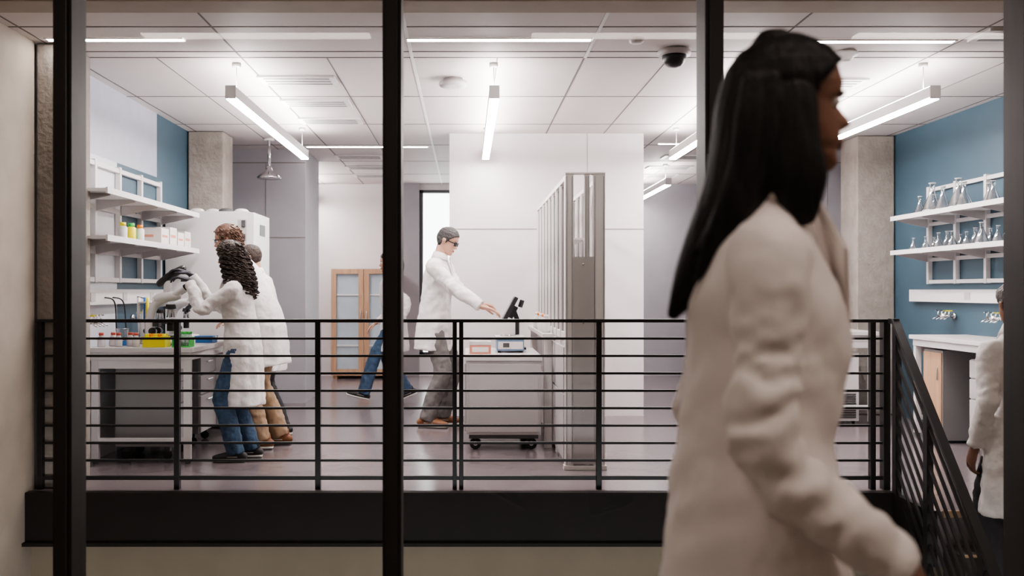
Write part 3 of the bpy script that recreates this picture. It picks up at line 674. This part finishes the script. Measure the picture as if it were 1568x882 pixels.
    def capfn(zmin,xmax):
        def f(i):
            while True:
                th=random.uniform(0,6.283); z=random.uniform(zmin,.226); p=head_pt(th,z,0,False)
                if region(p)>.6 and p.x<xmax: break
            o=V((math.cos(th),math.sin(th),max(0,(z-.12)/.08))).normalized(); return p,o
        return f
    if hair=='curly_short': curls(b,capfn(.08,.2),170,hair_m,.035,.009,.004,.01,.004)
    if hair=='curly_long':
        curls(b,capfn(.06,.2),90,hair_m,.07,.010,.0045,.01); curls(b,capfn(.05,.05),300,hair_m,.29,.016,.0045,0,.038)
    if hair=='pony':
        b.ball((-.11,0,.16),.03,hair_m,12); b.loft([(-.11,0,.16),(-.15,0,.13),(-.16,0,.05),(-.14,0,-.06)],[.02,.03,.03,.012],[.02,.03,.028,.01],(0,1,0),hair_m)
    b.done(E)
    if hair=='long':
        b=MB('long_hair'); b.T=HM
        b.loft([(-.022,0,.205),(-.032,0,.165),(-.045,0,.11),(-.058,0,.04),(-.082,0,-.04),(-.122,0,-.11),(-.162,0,-.18),(-.195,0,-.24)],[.050,.080,.088,.090,.080,.058,.036,.012],[.048,.072,.078,.074,.066,.052,.034,.012],(0,1,0),hair_m,n=32)
        for sg in(1,-1):
            b.loft([(-.018,sg*.056,.185),(-.012,sg*.076,.13),(-.014,sg*.082,.05),(-.010,sg*.082,-.02),(.0,sg*.078,-.085)],[.025,.034,.040,.048,.022],[.012,.015,.02,.022,.012],(1,0,0),hair_m,n=18)
            for q in range(20):
                y=sg*random.uniform(.02,.085); x0=random.uniform(-.09,-.03)
                b.loft([(x0,y,.15),(x0-.01,y*1.08,.08),(x0-.02,y*1.08,.0),(x0-.05,y*1.03,-.08),(x0-.09,y*.7,-.16+random.uniform(-.05,.03))],[.010,.012,.014,.011,.003],[.010,.012,.012,.011,.003],(1,0,0),hair_m,n=8)
        b.done(E,voxel=.005,smooth_it=1)
    if glasses:
        b=MB('safety_glasses'); b.T=HM; gm='blackpl' if glasses=='dark' else 'labglass'
        for sg in(1,-1):
            b.loft([(.093,sg*.008,.116),(.093,sg*.03,.115),(.080,sg*.060,.116)],[.011,.018,.015],[.003,.003,.003],(0,0,1),gm,n=14)
            b.bar((.080,sg*.064,.120),(-.02,sg*.082,.124),.004,.008,'blackpl')
        b.bar((.095,-.012,.121),(.095,.012,.121),.004,.005,'blackpl')
        b.bar((.093,-.05,.132),(.093,.05,.132),.004,.004,'blackpl')
        b.done(E)
    return E
figure('man_in_lab_coat',(-.29,8.25,0),-12,1.80,lean=5,wrists=[(.12,8.02,1.07),(.17,7.86,1.045)],ankles=((.05,.10),(-.04,-.11)),hp=24,hair='short',hair_m='hair_gr',hem=.67,trousers='pgrey',shoe='shoe_b',curl=.45,glasses='dark',hemx=-.02,hemw=.97,hdirs=[(1,-.1,-.1),(1,-.1,-.25)],hnorm=[(0,.3,1),(0,.1,1)])
figure('woman_with_curly_hair',(-1.62,6.60,0),180,1.58,lean=6,wrists=[(-1.98,6.54,1.28),(-2.02,6.70,1.33)],poles=[(-.2,.4,-1),(-.2,-.4,-1)],ankles=((.03,.10),(-.05,-.10)),hp=12,hair='curly_long',hair_m='hair_dk',hem=.44,trousers='jeans',shoe='shoe_k',female=True,hand_m='glove',curl=.6,hdirs=[(-1,.2,.3),(-1,0,.4)],hemx=-.02,hemw=.95)
figure('man_with_brown_hair',(-1.58,7.14,0),180,1.80,lean=24,wrists=[(-2.0,6.98,1.12),(-2.02,7.2,1.15)],poles=[(-.2,.4,-1),(-.2,-.4,-1)],ankles=((-.0,.10),(-.10,-.10)),hp=8,hair='curly_short',hair_m='hair_brn',hem=.62,trousers='khaki',shoe='shoe_b',hand_m='glove',glasses='clear',curl=.6,hemx=-.04,hdirs=[(-1,.2,-.1),(-1,0,-.1)],neckf=.02,hemw=.92)
figure('student_in_lab_coat',(-1.66,7.66,0),175,1.62,lean=12,wrists=[None,(-1.95,7.7,.98)],ankles=((-.02,.10),(-.10,-.10)),hp=15,hair='short',hair_m='hair_dk',hem=.60,trousers='pdark',shoe='shoe_k',hemw=.95)
figure('woman_walking',(-.80,10.0,0),180,1.64,lean=4,ankles=((.36,.07),(-.16,-.08)),apitch=(-14,22),az=(.015,.05),hp=5,hair='pony',hair_m='hair_dk',hem=.60,trousers='jeans',shoe='shoe_k',female=True,hemw=1.1,wrists=[(-.72,9.78,.85),(-1.0,10.2,.87)])
figure('person_on_stairs',(2.84,4.70,-.38),90,1.64,lean=3,ankles=((.02,.10),(-.05,-.10)),hair='pony',hair_m='hair_dk',hem=.48,trousers='pdark',shoe='shoe_k',skin='skin_d',lip='lip_d',female=True)
figure('woman_with_long_hair',(.458,1.46,0),-12,1.62,lean=2,ankles=((.28,.09),(-.26,-.09)),apitch=(-15,30),az=(.01,.09),hp=0,hy=10,neckf=.017,hair='long',hair_m='hair_blk',skin='skin_d',lip='lip_d',coat='coat_near',hem=.52,trousers='pdark',female=True,hemw=1.14,wrists=[None,(.60,1.27,.83)],voxel=.007,disp=.018,dsz=.11,hdirs=[None,(.5,0,-1)],hnorm=[None,(.5,-1,0)],curl=.4,fold=.035)

# ---------------------------------------------------------------- added fill lights, out of view over corridor and stairwell
for x0,x1,y in((-2.0,-.6,.75),(.4,1.8,.75),(2.4,3.8,.75),(-2.0,-.4,4.1),(.2,1.6,4.1),(2.2,3.6,4.1)):
    b=MB('corridor_fill_light'); b.box(x0,x1,y-.05,y+.05,2.79,2.80,'fill_c' if y<2 else 'fill_s'); b.box(x0-.01,x1+.01,y-.06,y+.06,2.80,2.848,'white'); b.done()
# ---------------------------------------------------------------- world + camera
w=bpy.data.worlds.new('World'); S.world=w; w.use_nodes=True
bg=w.node_tree.nodes['Background']; bg.inputs[0].default_value=(.95,.97,1,1); bg.inputs[1].default_value=6.
cd=bpy.data.cameras.new('camera'); cam=bpy.data.objects.new('camera',cd); S.collection.objects.link(cam); S.camera=cam
cam.location=(0,0,1.22); cam.rotation_euler=(math.pi/2,0,0)
cd.sensor_width=36; cd.lens=32.14; cd.shift_x=.044; cd.shift_y=.0026; cd.clip_end=200
cd.dof.use_dof=True; cd.dof.focus_distance=6.2; cd.dof.aperture_fstop=2.8
